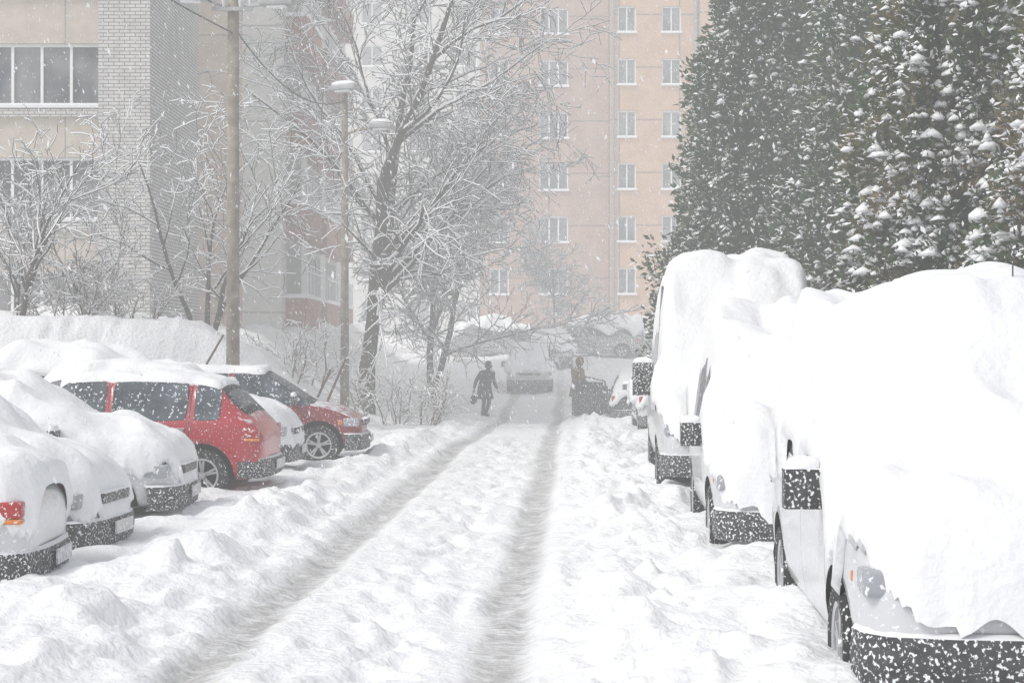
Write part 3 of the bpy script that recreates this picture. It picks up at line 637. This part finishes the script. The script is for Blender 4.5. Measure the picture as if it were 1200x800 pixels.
    o=mb.build('hood' if hood else 'hair',[coat if hood else hair],par,True)
    if bag:
        w=Vector(J['wrl']); c_=w+Vector((0,.02,-.34)); mb=MB(); mb.box(c_,(.40,.16,.34),0); mb.build('bag',[coat],par,True,sub=2)
        mb=MB(); mb.path([c_+Vector((-.10,0,.10)),w+Vector((-.05,0,-.09)),w+Vector((.05,0,-.09)),c_+Vector((.10,0,.10))],[.012]*4,6); mb.build('bag_handle',[coat],par,True)
COAT=mk('dark_coat',(.02,.025,.035),(.04,.045,.055),scale=12,rough=.9,speck=.68,speckscale=25,snow=.95)
BROWN=mk('brown_coat',(.20,.13,.09),(.27,.19,.13),scale=12,rough=.9,speck=.64,speckscale=18)
PNT=mk('dark_trousers',(.03,.03,.04),rough=.9,speck=.66,speckscale=18)
W1=dict(pelvis=(0,0,.88),chest=(.10,0,1.25),neck=(.16,0,1.40),headb=(.20,0,1.44),shl=(.10,.19,1.33),ell=(.04,.33,1.09),wrl=(.08,.42,.86),shr=(.11,-.19,1.33),elr=(-.0,-.31,1.09),wrr=(.10,-.38,.86),hipl=(0,.09,.86),knl=(.20,.14,.50),anl=(.22,.20,.09),hipr=(0,-.09,.86),knr=(.02,-.15,.48),anr=(-.30,-.22,.14))
person(X(568,50),50,math.radians(60),COAT,PNT,True,W1,h=1.66)
W2=dict(pelvis=(0,0,.92),chest=(.02,0,1.30),neck=(.03,0,1.46),headb=(.05,0,1.50),shl=(.02,.18,1.38),ell=(.02,.24,1.1),wrl=(.2,.2,.98),shr=(.02,-.18,1.38),elr=(.02,-.24,1.1),wrr=(.2,-.2,.98),hipl=(0,.09,.88),knl=(.03,.1,.5),anl=(0,.11,.10),hipr=(0,-.09,.88),knr=(.03,-.1,.5),anr=(.0,-.11,.10))
person(X(677,48.6),48.6,math.radians(-40),BROWN,PNT,False,W2,hair=mk('hair',(.18,.11,.06)),bag=False,h=1.66)
# ---------------------------------------------------------------- falling snow
n=210000; r_=np.random.default_rng(99)
yy=5+(86-5)*r_.random(n*2)**(1/2.3); hw=3+.36*yy; xx=(r_.random(n*2)*2-1)*hw; zz=r_.random(n*2)*(3+.26*yy)+np.interp(yy,_ty,_tz)
sel=r_.permutation(n*2)[:n]; P=np.stack([xx[sel],yy[sel],zz[sel]],1)
fall=np.array([.35,.1,-1])+r_.normal(0,.22,(n,3)); fall/=np.linalg.norm(fall,axis=1)[:,None]
sd=np.cross(fall,r_.normal(0,1,(n,3))); sd/=np.linalg.norm(sd,axis=1)[:,None]
s=(.004+.009*r_.random(n)**2)[:,None]; l=s*(1.5+1.5*r_.random(n))[:,None]
V=np.stack([P-fall*l,P+sd*s,P+fall*l,P-sd*s],1).reshape(-1,3)
FL=bpy.data.materials.new('snowflake'); FL.use_nodes=True; nt=FL.node_tree; nt.nodes.remove(nt.nodes['Principled BSDF'])
d1=nt.nodes.new('ShaderNodeBsdfDiffuse'); d1.inputs['Color'].default_value=(.97,.97,.98,1); t1=nt.nodes.new('ShaderNodeBsdfTranslucent'); t1.inputs['Color'].default_value=(.98,.98,.99,1)
ms=nt.nodes.new('ShaderNodeMixShader'); ms.inputs[0].default_value=.45; nt.links.new(d1.outputs[0],ms.inputs[1]); nt.links.new(t1.outputs[0],ms.inputs[2]); nt.links.new(ms.outputs[0],nt.nodes['Material Output'].inputs['Surface'])
npmesh('falling_snow',V,np.arange(n*4).reshape(n,4),[FL],None,False)
vm=bpy.data.materials.new('glowing_snow_haze'); vm.use_nodes=True; nt=vm.node_tree; nt.nodes.remove(nt.nodes['Principled BSDF'])
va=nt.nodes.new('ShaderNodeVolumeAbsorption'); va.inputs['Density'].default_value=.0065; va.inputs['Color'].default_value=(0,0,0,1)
ve=nt.nodes.new('ShaderNodeEmission'); ve.inputs['Color'].default_value=(.98,.99,1,1); ve.inputs['Strength'].default_value=.0065*1.0  # haze glows: added emission stands in for scattered daylight and ambient fill
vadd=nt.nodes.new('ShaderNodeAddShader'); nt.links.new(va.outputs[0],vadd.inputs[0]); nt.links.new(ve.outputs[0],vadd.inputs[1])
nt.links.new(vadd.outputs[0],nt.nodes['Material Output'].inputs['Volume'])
mb=MB(); mb.box((0,58,10),(120,136,40)); o=mb.build('glowing_snow_haze',[vm])
# ---------------------------------------------------------------- light
w=bpy.data.worlds.new('World'); sc.world=w; w.use_nodes=True; nt=w.node_tree; bg=nt.nodes['Background']
sky=nt.nodes.new('ShaderNodeTexSky'); sky.sky_type='NISHITA'; sky.sun_disc=False; sky.sun_elevation=math.radians(50); sky.sun_rotation=math.radians(235); sky.dust_density=3
hs=nt.nodes.new('ShaderNodeHueSaturation'); hs.inputs['Saturation'].default_value=.30
nt.links.new(sky.outputs[0],hs.inputs['Color']); nt.links.new(hs.outputs[0],bg.inputs['Color']); bg.inputs['Strength'].default_value=.145
sd_=bpy.data.lights.new('sun','SUN'); sd_.energy=1.5; sd_.angle=math.radians(14); sd_.color=(1,.97,.93); so=bpy.data.objects.new('sun',sd_); col.objects.link(so)
el=math.radians(50); az=math.radians(235); dv=Vector((math.sin(az)*math.cos(el),math.cos(az)*math.cos(el),math.sin(el))); so.rotation_euler=dv.to_track_quat('Z','Y').to_euler()
# ---------------------------------------------------------------- camera
cd=bpy.data.cameras.new('camera'); cd.lens=60; cd.sensor_width=36; cd.clip_end=2000; cd.clip_start=.1; co=bpy.data.objects.new('camera',cd); col.objects.link(co)
co.location=(0,0,H); co.rotation_euler=(math.pi/2+math.atan(10/F),0,0); sc.camera=co
